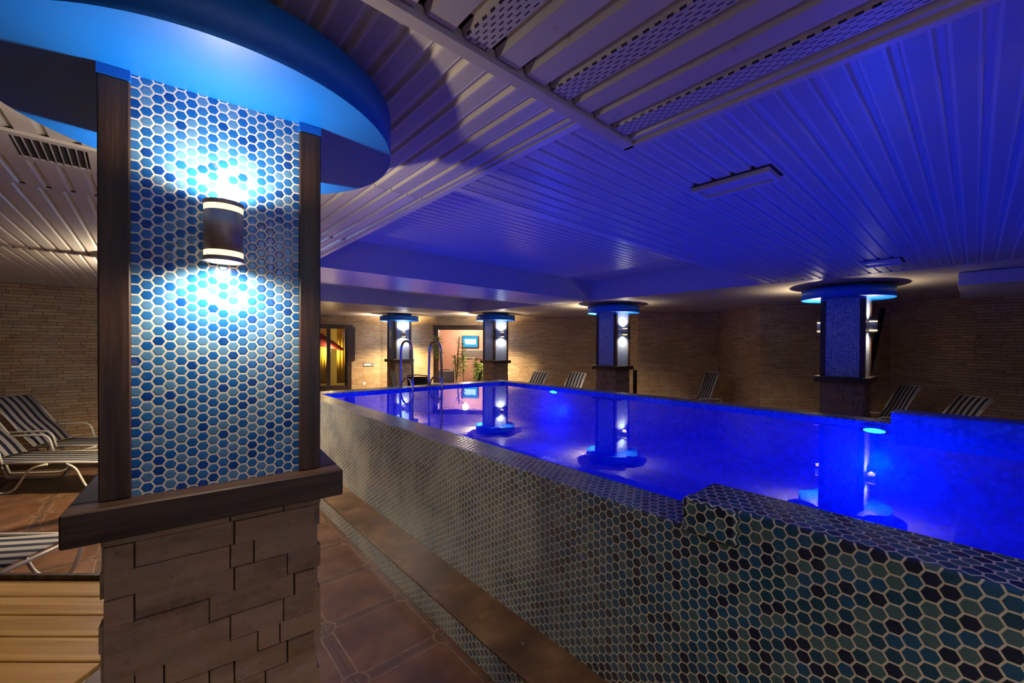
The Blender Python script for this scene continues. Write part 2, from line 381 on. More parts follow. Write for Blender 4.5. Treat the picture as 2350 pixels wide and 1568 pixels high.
MAT['yellow'] = plain('yellow_print', (0.7,0.55,0.05), 0.6)
MAT['screen'] = emit('lit_screen', (0.05, 0.42, 0.75), 1.1)
MAT['screenw'] = emit('lit_screen_window', (0.6, 0.95, 1.0), 1.6)
MAT['uwl'] = emit('lit_underwater_lens', (0.03, 0.40, 1.0), 14)
MAT['concrete'] = plain('dirty_coping', (0.20,0.18,0.17), 0.5, 0, 12, 0.35)
def t_glass():
    t = NT('clear_pane'); tr = t.n('ShaderNodeBsdfTransparent'); gl = t.n('ShaderNodeBsdfGlossy'); gl.inputs['Roughness'].default_value = 0.02
    fr = t.n('ShaderNodeFresnel'); mx = t.n('ShaderNodeMixShader'); t.set(mx.inputs[0], fr.outputs[0])
    t.t.links.new(tr.outputs[0], mx.inputs[1]); t.t.links.new(gl.outputs[0], mx.inputs[2]); t.t.links.new(mx.outputs[0], t.out.inputs[0]); return t.m
MAT['glass'] = t_glass()

# ------------------------------------------------------------------ room shell
CZ = 2.72          # general ceiling
XE = 1.30          # edge between the two ceiling fields
o = MB().box(-7, 13.5, -4.5, 17, -0.12, 0).build('floor', MAT['floor']); tag(o, kind='structure')
WT = 0.16
def wall_seg(name, A, B, z0=0.0, z1=3.2, mat='stone', off0=0.0, off1=0.0, parent=None):
    A = Vector(A); B = Vector(B); d = B-A; L = d.length
    m = MB(); m.box(-off0, L+off1, 0, WT, z0, z1)
    o = m.build(name, MAT[mat], parent); o.location = (A.x, A.y, 0); o.rotation_euler = (0, 0, math.atan2(d.y, d.x))
    if parent is None: tag(o, kind='structure')
    return o
def wall_open(name, A, B, openings, z1=3.2):
    """one wall object with door openings [(s0,s1,height)]"""
    A = Vector(A); B = Vector(B); d = B-A; L = d.length; m = MB(); s = 0
    for s0, s1, h in openings:
        m.box(s, s0, 0, WT, 0, z1); m.box(s0, s1, 0, WT, h, z1); s = s1
    m.box(s, L, 0, WT, 0, z1)
    o = m.build(name, MAT['stone']); o.location = (A.x, A.y, 0); o.rotation_euler = (0, 0, math.atan2(d.y, d.x)); tag(o, kind='structure')
    return o
# walls are listed left to right, their inner face towards the camera side (-y of their own frame)
wall_seg('wall_left', (-6.5, 9.93), (1.5, 9.93))
wall_seg('wall_left_return', (1.5, 9.93+WT), (1.5, 14.55))
AB0 = Vector((1.5, 14.49)); AB1 = Vector((5.52, 13.03)); BE1 = Vector((10.29, 8.0))
wall_open('wall_back', AB0, AB1, [(1.75, 3.36, 2.34)])
wall_open('wall_back_diagonal', AB1, BE1, [(1.90, 3.50, 2.32)])
wall_seg('wall_right_pier', (10.29, 8.0), (9.75, 6.1))
wall_seg('wall_right_diagonal', (9.58, 5.98), (11.08, 4.58), off0=0.05)
wall_seg('wall_right_recess', (11.08, 4.58), (9.53, 3.05))
wall_seg('wall_right_corner', (9.53, 3.05), (11.39, 1.19))
wall_seg('wall_right', (11.39, 1.19), (10.25, 0.0))
wall_seg('wall_right_end', (10.25, 0.0), (10.2, -4.4))
wall_seg('wall_far_left', (-6.5, -4.4), (-6.5, 9.93))

def ribs(name, x0, x1, y0, y1, z, along, mat='vinyl', pitch=0.1, up=0.014, phase=0.0):
    """ceiling of interlocking boards with real channels between them; faces look down"""
    m = MB(); a0, a1 = (x0, x1) if along == 'y' else (y0, y1)
    b0, b1 = (y0, y1) if along == 'y' else (x0, x1)
    prof = []
    k = math.floor((a0-phase)/pitch)
    while True:
        s = phase + k*pitch
        for du, dz in ((0.0, up), (0.008, up), (0.016, 0.0), (0.084, 0.0), (0.092, up)):
            u = s+du*pitch/0.1
            prof.append((u, z+dz))
        if s > a1: break
        k += 1
    P = []
    for u, zz in prof:
        u = min(max(u, a0), a1)
        if P and abs(P[-1][0]-u) < 1e-6: P[-1] = (u, zz) if u < a1-1e-6 else P[-1]; continue
        P.append((u, zz))
    T = 0.02
    f = (lambda u, v, q: (u, v, q)) if along == 'y' else (lambda u, v, q: (v, u, q))
    bm = m.bm
    lo = [[bm.verts.new(f(u, v, q)) for u, q in P] for v in (b0, b1)]
    hi = [[bm.verts.new(f(u, v, z+up+T)) for u in (a0, a1)] for v in (b0, b1)]
    for i in range(len(P)-1):
        bm.faces.new((lo[0][i], lo[0][i+1], lo[1][i+1], lo[1][i]))
    bm.faces.new((hi[0][0], hi[0][1], hi[1][1], hi[1][0]))
    bm.faces.new([*lo[0], hi[0][1], hi[0][0]]); bm.faces.new([*lo[1], hi[1][1], hi[1][0]])
    bm.faces.new((lo[0][0], lo[1][0], hi[1][0], hi[0][0])); bm.faces.new((lo[0][-1], lo[1][-1], hi[1][1], hi[0][1]))
    me_mat = MAT[mat]
    m.recalc = True
    o = m.build(name, me_mat)
    # UV: u across the boards, v along them
    uv = o.data.uv_layers.active.data
    for p in o.data.polygons:
        for li in p.loop_indices:
            c = o.data.vertices[o.data.loops[li].vertex_index].co
            uv[li].uv = (c.x-phase, c.y) if along == 'y' else (c.y-phase, c.x)
    return tag(o, kind='structure')
LZ = 2.535
PH = 0.04
ribs('ceiling', -6.5, XE-0.01, 0.90, 2.35, CZ, 'y', 'dots', phase=0.05)
ribs('ceiling', -6.5, XE-0.01, 2.36, 3.74, CZ, 'y', phase=0.05)
ribs('ceiling', -6.5, XE-0.01, 3.755, 6.28, CZ, 'y', phase=0.02)
ribs('ceiling', -6.5, XE-0.01, 6.295, 15.5, CZ, 'y', phase=0.06)
ribs('ceiling', -6.5, XE-0.02, -1.30, 0.829, LZ, 'y', 'slots', up=0.020, phase=PH)
ribs('ceiling', -6.5, XE-0.02, -4.4, -1.34, CZ, 'y', phase=PH)
ribs('ceiling', XE+0.03, 6.55, -4.4, 2.02, CZ, 'x', 'dots', phase=0.08)
C1T = 3.10
ribs('ceiling', XE+0.03, 6.6, 2.08, 5.25, C1T, 'x', phase=0.03)
ribs('ceiling', XE, 6.6, 5.27, 6.48, CZ, 'x', phase=0.03)
ribs('ceiling', XE, 6.5, 6.52, 9.3, 3.04, 'x', phase=0.03)
ribs('ceiling', XE, 6.6, 9.32, 15.5, CZ, 'x', phase=0.03)
o = MB().box(6.6, 13.2, -4.4, 15.5, CZ, CZ+0.05).build('ceiling', MAT['smooth']); tag(o, kind='structure')
# upstands of the recesses
k = 0
def trim(x0, x1, y0, y1, z0, z1, mat='vinyl', bev=0.0):
    global k; k += 1
    m = MB().box(x0, x1, y0, y1, z0, z1)
    if bev: m.bevel(bev, 1)
    return tag(m.build('trim_%d' % k, MAT[mat]), kind='structure')
trim(XE-0.01, XE+0.03, -4.4, -1.34, CZ-0.006, CZ+0.05)
trim(XE-0.01, XE+0.03, 0.88, 15.5, CZ-0.006, CZ+0.42)           # edge strip between the fields
trim(XE+0.03, 6.6, 2.02, 2.08, CZ-0.006, C1T+0.04)               # near side of the big recess
trim(XE+0.03, 6.66, 5.22, 5.27, CZ-0.004, C1T+0.04)
trim(6.56, 6.62, -4.4, 5.3, CZ-0.004, C1T+0.04)
trim(XE, 6.6, 6.47, 6.53, CZ-0.004, 3.08)
trim(XE, 6.6, 9.28, 9.34, CZ-0.004, 3.08)
trim(6.46, 6.62, 6.5, 9.3, CZ-0.004, 3.08)
trim(-6.5, XE, 0.835, 0.88, LZ-0.012, CZ+0.02, bev=0.004)       # front edge of the lowered field
trim(-6.5, XE, -1.34, -1.30, LZ-0.012, CZ+0.02)
trim(XE-0.02, XE+0.012, -1.34, 0.88, LZ-0.012, CZ+0.02, bev=0.004)
trim(-6.5, XE-0.03, 0.78, 0.836, LZ+0.02, LZ+0.04, 'gap_shade')        # dark strip standing in for the shaded slit behind the boards
for yy in (3.74, 6.28): trim(-6.5, XE-0.02, yy-0.004, yy+0.018, CZ+0.010, CZ+0.02, 'gap_shade')  # dark strips paint the shade into the board seams

# ------------------------------------------------------------------ pool
PX0, PX1, PX2, PX3 = 1.64, 1.90, 5.38, 5.66
PY1, PY2, PYN = 6.60, 6.97, -4.2
RZ = 1.06; WZ = 1.02
pool = thing('swimming_pool', 'raised indoor swimming pool clad in small blue-grey hexagon tiles, glowing blue inside', 'pool', (0,0,0))
def rimwall(name, x0, x1, y0, y1, z0, z1, mat, inner=None):
    m = MB().box(x0, x1, y0, y1, z0, z1)
    return m.build(name, MAT[mat], pool)
o = MB().box(PX0, PX1-0.012, PYN, PY2, 0, RZ).bevel(0.012, 2).build('near_wall', MAT['ptile'], pool)
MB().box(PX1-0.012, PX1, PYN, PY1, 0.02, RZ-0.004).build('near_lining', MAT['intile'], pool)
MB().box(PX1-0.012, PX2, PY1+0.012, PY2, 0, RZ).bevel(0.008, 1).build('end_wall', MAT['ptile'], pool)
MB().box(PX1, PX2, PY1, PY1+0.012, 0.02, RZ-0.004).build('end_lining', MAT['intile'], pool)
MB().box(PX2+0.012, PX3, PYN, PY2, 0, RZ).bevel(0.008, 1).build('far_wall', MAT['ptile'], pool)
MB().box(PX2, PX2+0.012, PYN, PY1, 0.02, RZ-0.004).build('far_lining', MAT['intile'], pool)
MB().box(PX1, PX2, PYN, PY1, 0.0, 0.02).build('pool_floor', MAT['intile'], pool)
# small kerbs, a paler worn top
o = MB().box(PX0-0.0008, PX1+0.0, PYN, 0.80, 0.05, 1.185).bevel(0.022, 3).build('raised_kerb', MAT['ptile'], pool)
o = MB().box(PX0-0.030, PX0+0.05, 0.595, 0.806, 1.045, 1.187).bevel(0.02, 3).build('kerb_end', MAT['ptile'], pool)
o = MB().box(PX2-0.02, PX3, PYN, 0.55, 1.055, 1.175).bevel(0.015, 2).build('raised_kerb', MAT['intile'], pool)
wt = MB(); wt.recalc = False
wt.quad([(PX1, PYN, WZ), (PX2, PYN, WZ), (PX2, PY1, WZ), (PX1, PY1, WZ)])
o = wt.build('pool_water', MAT['water']); tag(o, 'still blue water filling the raised pool', 'water', kind='stuff')
for y in (0.67, 5.1):
    u = MB(); Mx = Matrix.Translation((PX2-0.0, y, 0.972)) @ Matrix.Diagonal((1, 1.35, 0.36, 1)) @ Matrix.Rotation(-PI/2, 4, 'Y')
    u.cyl((0,0), 0.085, 0.085, 0.0, 0.025, 24, M=Mx)
    b = u.build('lamp_ring', MAT['steel'], pool)
    v = MB(); v.cyl((0,0), 0.065, 0.065, 0.0, 0.030, 24, M=Mx); v.build('lamp_lens', MAT['uwl'], b)
# step along the outside
st = thing('stone_step', 'long low step with worn brown stone tread beside the tiled pool wall', 'step', (1.35, 0, 0))
MB().box(0.012, PX0-1.35, PYN, 8.0, 0, 0.155).build('riser', MAT['ptile'], st)
MB().box(0, PX0-1.35, PYN, 8.0, 0.157, 0.172).bevel(0.004, 1).build('tread', MAT['step'], st)
# rail of the end wall continues as plinth beyond
# ------------------------------------------------------------------ columns
def ledge_mb(h, o):
    m = MB(); a = h+o; w_ = o+0.045
    return a, w_
def make_column(label):
    c = thing('tiled_column', label, 'column', (0,0,0), 0, None)
    b = MB(); hh = 0.25; ch = 0.0712; rr = random.Random(3)
    b.box(-hh+0.02, hh-0.02, -hh+0.02, hh-0.02, 0, 1.30)
    z = 0.0; row = 0
    while z < 1.29:
        z1 = min(z+ch*rr.uniform(0.92, 1.06), 1.30)
        for side in range(4):
            Mx = Matrix.Rotation(side*PI/2, 4, 'Z'); x = -hh-0.004
            while x < hh-1e-4:
                L = rr.choice((0.06, 0.14, 0.22, 0.27)); x1 = min(x+L, hh-0.004)
                if hh-0.004-x1 < 0.035: x1 = hh-0.004
                d = rr.uniform(0.0, 0.012)
                b.box(x+0.002, x1-0.002, -hh-0.004-d, -hh+0.03, z+0.0007, z1-0.0007, Mx)
                x = x1
                if x1 >= hh-0.0041: break
        z = z1; row += 1
    b.build('stone_base', MAT['brick'], c)
    a = 0.320; t_ = 0.085
    for s in (-1, 1):
        y0, y1 = (-a, -a+t_) if s < 0 else (a-t_, a)
        MB().box(-a, a, y0, y1, 1.300, 1.385).bevel(0.004, 1).build('ledge', MAT['woodx'], c)
        MB().box(y0, y1, -a+t_, a-t_, 1.300, 1.385).bevel(0.004, 1).build('ledge', MAT['woody'], c)
    h = 0.247
    MB().box(-h, h, -h, h, 1.30, 2.70).build('tiled_shaft', MAT['tile'], c)
    for sx in (-1, 1):
        for sy in (-1, 1):
            m = MB(); x0, x1 = sorted((sx*0.262, sx*0.200)); y0, y1 = sorted((sy*0.262, sy*0.200))
            p = m.box(x0, x1, y0, y1, 1.386, 2.495).bevel(0.003, 1).build('corner_post', MAT['wood'], c)
            MB().box(x0-0.001, x1+0.001, y0-0.001, y1+0.001, 2.495, 2.521).build('post_cap', MAT['bluepaint'], p)
    d = MB(); d.cyl((0,0), 0.555, 0.555, 2.522, 2.662, 96); 
    bmesh.ops.bevel(d.bm, geom=[e for e in d.bm.edges if len(e.link_faces)==2 and abs(e.calc_face_angle(0))>1.0], offset=0.004, segments=2, affect='EDGES')
    d.build('disc_cap', MAT['bluepaint'], c)
    MB().box(-0.262, 0.262, -0.262, 0.262, 2.663, CZ+0.01).build('neck', MAT['trimblue'], c)
    return c
def make_sconce(label):
    s = thing('wall_lamp', label, 'lamp', (0,0,0), 0, 'metal up-and-down wall lamps')
    # axis at local (0,-0.062), back plate against y=0
    r = 0.047; cy = -0.064
    m = MB(); m.cyl((0,cy), r, r, -0.056, 0.056, 40); m.box(-0.016, 0.016, cy+0.02, 0.0, -0.03, 0.03)
    m.build('body', MAT['metal'], s)
    for z0 in (0.056, -0.072):
        MB().cyl((0,cy), r*0.985, r*0.985, z0, z0+0.016, 40).build('glass_ring', MAT['frost'], s)
    for z0 in (0.072, -0.084):
        m = MB(); m.cyl((0,cy), r*1.03, r*1.03, z0, z0+0.012, 40, caps=False); m.cyl((0,cy), r*0.88, r*0.88, z0, z0+0.012, 40, caps=False)
        n = 40
        # annular ends
        for zz in (z0, z0+0.012):
            for i in range(n):
                t0, t1 = 2*PI*i/n, 2*PI*(i+1)/n
                m.quad([(r*.88*math.cos(t0), cy+r*.88*math.sin(t0), zz), (r*1.03*math.cos(t0), cy+r*1.03*math.sin(t0), zz), (r*1.03*math.cos(t1), cy+r*1.03*math.sin(t1), zz), (r*.88*math.cos(t1), cy+r*.88*math.sin(t1), zz)])
        m.build('end_ring', MAT['metal'], s)
    for z0 in (0.074, -0.080):
        MB().cyl((0,cy), r*0.87, r*0.87, z0, z0+0.005, 32).build('lens', MAT['lens'], s)
    return s, cy
WHERE = [
 # x, y, rz, label, lamp labels (front, back) and power factor
 (0.182, 1.760, -0.087, 'closest and largest column, blue hexagon tiles between dark wood posts, brick base', ('wall lamp on the big foreground column, its metal body seen close up', 'wall lamp on the hidden back of the foreground column'), (0.52, 1.2)),
 (7.38+0.25, 1.043+0.25, 0.0, 'dark blue tiled column at the right, leaning black pole behind it', ('brass-edged wall lamp on the lit right face of the right-hand column', 'brass-edged wall lamp peeking out left of the right-hand column'), (0.9, 2.2)),
 (7.22+0.25, 5.08+0.25, 0.0, 'tiled column between two striped loungers and the lone lounger, third from the left behind the pool', ('wall lamp on the bright side of the middle column behind the pool', 'wall lamp hidden behind the middle column'), (0.9, 5.0)),
 (7.10+0.25, 9.06+0.25, 0.0, 'tiled column just right of the doorway with the plants', ('wall lamp on the column beside the plant doorway', 'wall lamp on the back of the column beside the plant doorway'), (1.2, 14.0)),
 (5.26+0.25, 11.38+0.25, 0.0, 'tiled column behind the pool ladder with paper notices on its dark side', ('wall lamp on the column behind the pool ladder', 'wall lamp on the back of the column behind the pool ladder'), (1.6, 14.0)),
 (0.36, 6.20, 0.0, 'tiled column standing hidden behind the big foreground column', ('wall lamp facing the foreground column from the hidden column', 'wall lamp on the back of the hidden column'), (9.0, 12.0)),
 (0.30, -2.60, 0.0, 'unseen tiled column added behind the viewer to carry extra lamps', ('unseen wall lamp added on the far side of the column behind the viewer', 'unseen wall lamp added on the near side of the column behind the viewer'), (4.0, 8.0)),  # column and lamps added out of view to light the foreground
]
proto_c = make_column(WHERE[0][3]); proto_s, SY = make_sconce('x')
first = True; firsts = True
LAMPZ = 2.118
for x, y, rz, lab, lls, pw in WHERE:
    c = proto_c if first else copy_tree(proto_c); first = False
    c.location = (x, y, 0); c.rotation_euler = (0, 0, rz); c['label'] = lab; c['group'] = 'blue tiled columns'
    for i, ll in enumerate(lls):
        s = proto_s if firsts else copy_tree(proto_s); firsts = False
        a = rz + (0 if i == 0 else PI)
        px = x + math.sin(a)*0.247; py = y - math.cos(a)*0.247
        s.location = (px, py, LAMPZ); s.rotation_euler = (0, 0, a); s['label'] = ll
        lx = x + math.sin(a)*(0.247-SY); ly = y - math.cos(a)*(0.247-SY)
        f = pw[i]
        for up in (0, 1):
            add_light('SPOT', 'lamp_beam', (lx, ly, LAMPZ + (0.094 if up else -0.094)), SCONCE_W*f, WARM, rot=(PI if up else 0, 0, 0),
                      spot_size=math.radians(176 if y < 2 and x < 2 else 156), spot_blend=0.75, shadow_soft_size=0.018)
# paper notices on the dark side of the far column
nb = thing('notice_sheet', 'small notice with a yellow triangle on the column behind the pool ladder', 'notice', (5.26+0.25-0.247-0.004, 11.66, 2.14))
MB().box(-0.004, 0.0, -0.06, 0.06, -0.10, 0.10).build('sheet', MAT['paper'], nb)
m = MB(); m.recalc = False; m.quad([(-0.0045, -0.04, -0.03), (-0.0045, 0.0, 0.05), (-0.0045, 0.0, 0.05), (-0.0045, 0.04, -0.03)]) if False else None
mm = MB(); vs = [mm.bm.verts.new(p) for p in ((-0.006,-0.045,-0.04),(-0.006,0.045,-0.04),(-0.006,0,0.05))]; mm.bm.faces.new(vs); mm.build('triangle_sign', MAT['yellow'], nb)
o = MB().box(-0.004, 0.0, -0.06, 0.06, -0.13, 0.13).build('notice_sheet', MAT['paper']); o.location = (5.26+0.25-0.247-0.004, 11.66, 1.86)
tag(o, 'long plain notice below the yellow-triangle notice on the same column', 'notice')

# ------------------------------------------------------------------ pool ladder
ld = thing('pool_ladder', 'curved steel pool ladder with two tall hoop handrails at the far end', 'ladder', (0, 0, 0))
for X in (3.26, 3.82):
    pts = fillet([(X, 6.35, 0.25), (X, 6.38, 1.45), (X, 6.42, 1.87), (X, 6.80, 1.87), (X, 6.83, 1.2), (X, 6.83, 1.055)], 0.24, 8)
    MB().tube(pts, 0.021, 10).build('handrail', MAT['steel'], ld)
    MB().tube([(X-0.045, 6.50+0.22*math.cos(2*PI*i/32), 1.02+0.22*math.sin(2*PI*i/32)) for i in range(32)], 0.016, 8, closed=True).build('grab_ring', MAT['steel'], ld)
    MB().cyl((X, 6.83), 0.045, 0.045, 1.06, 1.075, 20).build('foot_flange', MAT['steel'], ld)
for z in (0.35, 0.62, 0.88):
    MB().box(3.28, 3.80, 6.32, 6.40, z, z+0.02).build('rung', MAT['steel'], ld)

# ------------------------------------------------------------------ sun loungers
def lounger_parts(root, ang, sag=True):
    W = 0.28; Z = 0.36
    # frame rails (seat) and back rails
    f = MB()
    for s in (-1, 1):
        f.tube([(-0.35, s*W, Z), (0.5, s*W, Z+0.005), (1.22, s*W, Z-0.01)], 0.013)
    f.tube([(1.22, -W, Z-0.01), (1.22, W, Z-0.01)], 0.013); f.tube([(-0.35, -W, Z-0.02), (-0.35, W, Z-0.02)], 0.011)
    f.build('seat_frame', MAT['frame'], root)
    L = 0.90; ca, sa = math.cos(ang), math.sin(ang)
    bp = lambda l, b=0.0: (-0.35 - ca*l - sa*b*0, Z + 0.01 + sa*l + b)
    g = MB()
    pr = [bp(0.0), bp(0.25, -0.012), bp(0.5, 0.012), bp(0.78, 0.0), bp(0.90, -0.03)]
    pts = [(x, -W+0.012, z) for x, z in pr] + [(x, W-0.012, z) for x, z in reversed(pr)]
    g.tube(fillet(pts, 0.05, 4), 0.011)
    g.build('back_frame', MAT['frame'], root)
    # slings: thin but real thickness
    n = 14; sp = []
    for i in range(n+1):
        t = i/n; sp.append((-0.34 + 1.54*t, Z + 0.012 - 0.022*math.sin(PI*t)))
    m = MB(); prof = sp
    def sheet(prof, th=0.006):
        m = MB(); m.strip(prof, -W+0.006, W-0.006, th); return m
    sheet(sp).build('seat_sling', MAT['sling'], root)
    q = [bp(L*i/n, 0.014 + (0.012*math.sin(3.2*PI*i/n) if sag else 0) - (0.03 if i == n else 0)) for i in range(n+1)]
    sheet(list(reversed(q))).build('back_sling', MAT['sling'], root)
    for s in (-1, 1):
        y = s*(W+0.016)
        a = MB().tube(fillet([(-0.62, y, 0.03), (-0.68, y, 0.20), (-0.72, y, 0.57), (-0.12, y, 0.585), (-0.06, y, 0.36)], 0.10, 6), 0.013)
        a.build('armrest', MAT['frame'], root)
        a = MB().tube(fillet([(-0.62, y, 0.03), (-0.60, y, 0.015), (-0.30, y, 0.013), (0.05, y, 0.015), (0.22, y, 0.30), (0.42, y, 0.35)], 0.10, 6), 0.013)
        a.build('runner', MAT['frame'], root)
        a = MB().tube(fillet([(0.62, y, 0.35), (0.72, y, 0.30), (0.86, y, 0.014), (1.10, y, 0.014), (1.20, y, 0.33)], 0.12, 6), 0.013)
        a.build('front_leg', MAT['frame'], root)
protos = {}
def lounger(x, y, head, label, ang=50, group='striped sun loungers'):
    if ang not in protos:
        r = thing('sun_lounger', label, 'sun lounger', (x, y, 0), head, group); lounger_parts(r, math.radians(ang)); protos[ang] = r; return r
    r = copy_tree(protos[ang]); r.location = (x, y, 0); r.rotation_euler = (0, 0, head); r['label'] = label; return r
D = math.radians
lounger(-0.75, 8.75, D(-34), 'striped sun lounger by the left brick wall, its backrest raised high', 50)
lounger(-1.08, 7.93, D(-36), 'striped sun lounger at the left edge, seen side on', 50)
lounger(-1.50, 5.06, D(-38), 'nearest striped sun lounger at the left, its foot end beside the wood ledge', 50)
def far_lounger(tx, ty, head, ang, label):     # tx, ty: where the top of the backrest stands
    k_ = 0.35 + 0.9*math.cos(math.radians(ang))
    lounger(tx + k_*math.cos(head), ty + k_*math.sin(head), head, label, ang)
far_lounger(8.19, 8.26, D(184), 53, 'striped sun lounger behind the pool nearest to the plant doorway')
far_lounger(8.46, 7.14, D(185), 56, 'second striped sun lounger from the plant doorway, left of the middle column')
far_lounger(10.10, 4.28, D(143), 70, 'lone striped sun lounger in the corner between the middle and right-hand columns')
far_lounger(10.10, 0.76, D(124), 62, 'striped sun lounger just right of the right-hand column')
far_lounger(9.25, -0.03, D(130), 54, 'striped sun lounger at the far right, lying lowest behind the raised kerb')

# ------------------------------------------------------------------ bench with pine slats
bn = thing('slatted_bench', 'yellow pine slatted bench in the lower left corner', 'bench', (-0.43, 2.86, 0), D(-42))
for i in range(6):
    y = -0.40 + i*0.150
    MB().box(-1.0, 0.46, y+0.004, y+0.143, 0.425, 0.450).bevel(0.006, 2).build('slat', MAT['slat'], bn)
MB().box(-1.0, 0.46, 0.50, 0.53, 0.38, 0.475).bevel(0.004, 1).build('back_rail', MAT['wood'], bn)
for x in (-0.9, 0.18):
    MB().box(x, x+0.05, -0.40, 0.50, 0.365, 0.425).build('bearer', MAT['wood'], bn)
    for y in (-0.38, 0.44): MB().box(x, x+0.05, y, y+0.05, 0, 0.365).build('leg', MAT['wood'], bn)

# ------------------------------------------------------------------ ceiling fittings
def hatch(x0, x1, y0, y1, z, label, rz=0):
    cx, cy = (x0+x1)/2, (y0+y1)/2; a, b = (x1-x0)/2, (y1-y0)/2
    t = thing('ceiling_light_panel', label, 'light panel', (cx, cy, z), rz, 'slim panels set under the blue ceiling')
    m = MB(); fw = 0.022
    for q in ((-a, a, -b, -b+fw), (-a, a, b-fw, b), (-a, -a+fw, -b+fw, b-fw), (a-fw, a, -b+fw, b-fw)): m.box(*q, -0.03, 0.0)
    m.build('frame', MAT['vinyl'], t)
    MB().box(-a-0.016, a, -b-0.014, b, -0.004, -0.001).build('opening_shade', MAT['gap_shade'], t)  # dark plate painting the shade between panel and ceiling
    MB().box(-a+fw, a-fw, -b+fw, b-fw, -0.014, -0.005).build('diffuser', MAT['smooth'], t)
    return t
hatch(2.31, 2.49, 0.71, 1.11, CZ, 'slim rectangular panel on the blue ceiling, the nearer and larger one')
hatch(5.60, 5.90, 0.52, 0.84, CZ, 'slim rectangular panel on the blue ceiling near the right-hand column')
v = thing('air_vent', 'metal air vent grille in the ceiling at the upper left', 'vent', (-0.345, 2.99, CZ-0.001), 0.03)
m = MB()
for q in ((-0.24, 0.16, -0.19, -0.15), (-0.24, 0.16, 0.15, 0.19), (-0.24, -0.12, -0.15, 0.15), (0.12, 0.16, -0.15, 0.15)): m.box(*q, -0.014, 0.0)
m.build('frame', MAT['vinyl'], v)
MB().box(-0.12, 0.12, -0.15, 0.15, -0.004, -0.001).build('duct_shade', MAT['gap_shade'], v)  # dark plate in place of the shade behind the louvres
for i in range(9):
    x = -0.108 + i*0.027
    MB().box(-0.002, 0.002, -0.15, 0.15, -0.013, -0.004, Matrix.Translation((x, 0, 0)) @ Matrix.Rotation(0.0, 4, 'Y')).build('louvre', MAT['vinyl'], v)
o = MB().box(7.2, 9.2, -4.3, 0.15, 2.565, CZ-0.004).bevel(0.012, 2).build('duct_box', MAT['vinyl']); tag(o, 'long boxed-in duct under the ceiling at the far right', 'duct')
# leaning pole behind the right-hand column
o = MB().tube([(10.6, 1.62, 0.0), (10.6, 1.22, 2.58)], 0.045, 12).build('leaning_pole', MAT['blackm']); tag(o, 'long black pole leaning behind the right-hand column', 'pole')
o = MB().box(-0.03, 0.03, -0.03, 0.03, 0, 1.29).build('floor_post', MAT['blackm']); o.location = (7.83, 5.0, 0); tag(o, 'short square black post at the corner of the middle column', 'post')

# ------------------------------------------------------------------ back doors and rooms behind
def frame_local(A, B):
    d = (B-A).normalized(); return math.atan2(d.y, d.x)
rAB = frame_local(AB0, AB1); rBE = frame_local(AB1, BE1)
d1 = thing('door_1', None, None, (AB0.x, AB0.y, 0), rAB); d1['kind'] = 'structure'
def b_(root, name, mat, *q):
    return MB().box(*q).build(name, MAT[mat], root)
b_(d1, 'door_frame', 'woodx', 1.60, 3.46, -0.07, 0.05, 2.30, 2.43)
b_(d1, 'door_frame', 'wood', 3.30, 3.42, -0.06, 0.12, 0, 2.30)
b_(d1, 'door_frame', 'wood', 1.66, 1.76, -0.06, 0.12, 0, 2.30)
b_(d1, 'threshold', 'woodx', 1.76, 3.30, -0.04, 0.14, 0.0, 0.52)
b_(d1, 'stile', 'wood', 2.70, 2.81, 0.0, 0.05, 0.52, 2.30)
b_(d1, 'stile', 'wood', 3.22, 3.30, 0.0, 0.05, 0.52, 2.30)
b_(d1, 'side_panel', 'wood', 3.42, 3.52, -0.055, -0.005, 1.30, 2.36)
b_(d1, 'pane', 'glass', 1.80, 2.70, 0.02, 0.028, 0.52, 2.30); b_(d1, 'pane', 'glass', 2.81, 3.22, 0.02, 0.028, 0.52, 2.30)
d2 = thing('door_2', None, None, (AB1.x, AB1.y, 0), rBE); d2['kind'] = 'structure'
b_(d2, 'door_frame', 'woodx', 1.76, 3.60, -0.05, 0.10, 2.30, 2.45)
b_(d2, 'door_frame', 'wood', 1.78, 1.93, -0.05, 0.10, 0, 2.30)
b_(d2, 'door_frame', 'wood', 3.46, 3.58, -0.05, 0.10, 0, 2.30)
# yellow lit room behind door 1
def room(prefix, A, rz, s0, s1, dep, mat, wallname):
    M_ = MB(); M_.box(s0-0.1, s1+0.1, dep, dep+0.1, 0, 2.7); M_.box(s0-0.2, s0-0.1, WT, dep+0.1, 0, 2.7); M_.box(s1+0.1, s1+0.2, WT, dep+0.1, 0, 2.7)
    M_.box(s0-0.2, s1+0.2, WT, dep+0.1, 2.6, 2.7)
    o = M_.build(wallname, MAT[mat]); o.location = (A.x, A.y, 0); o.rotation_euler = (0, 0, rz); tag(o, kind='structure')
room('a', AB0, rAB, 1.0, 3.9, 1.7, 'beigewall', 'wall_yellow_room')
room('b', AB1, rBE, 1.0, 4.4, 1.9, 'pinkwall', 'wall_pink_room')
def loc2(A, rz, s, t, z=0): return (A.x + s*math.cos(rz) - t*math.sin(rz), A.y + s*math.sin(rz) + t*math.cos(rz), z)
add_light('POINT', 'room_bulb', loc2(AB0, rAB, 2.755, 0.22, 1.60), 34, (1.0, 0.80, 0.30), shadow_soft_size=0.1)
add_light('POINT', 'room_bulb', loc2(AB1, rBE, 2.6, 1.0, 2.35), 70, (1.0, 0.80, 0.66), shadow_soft_size=0.1)
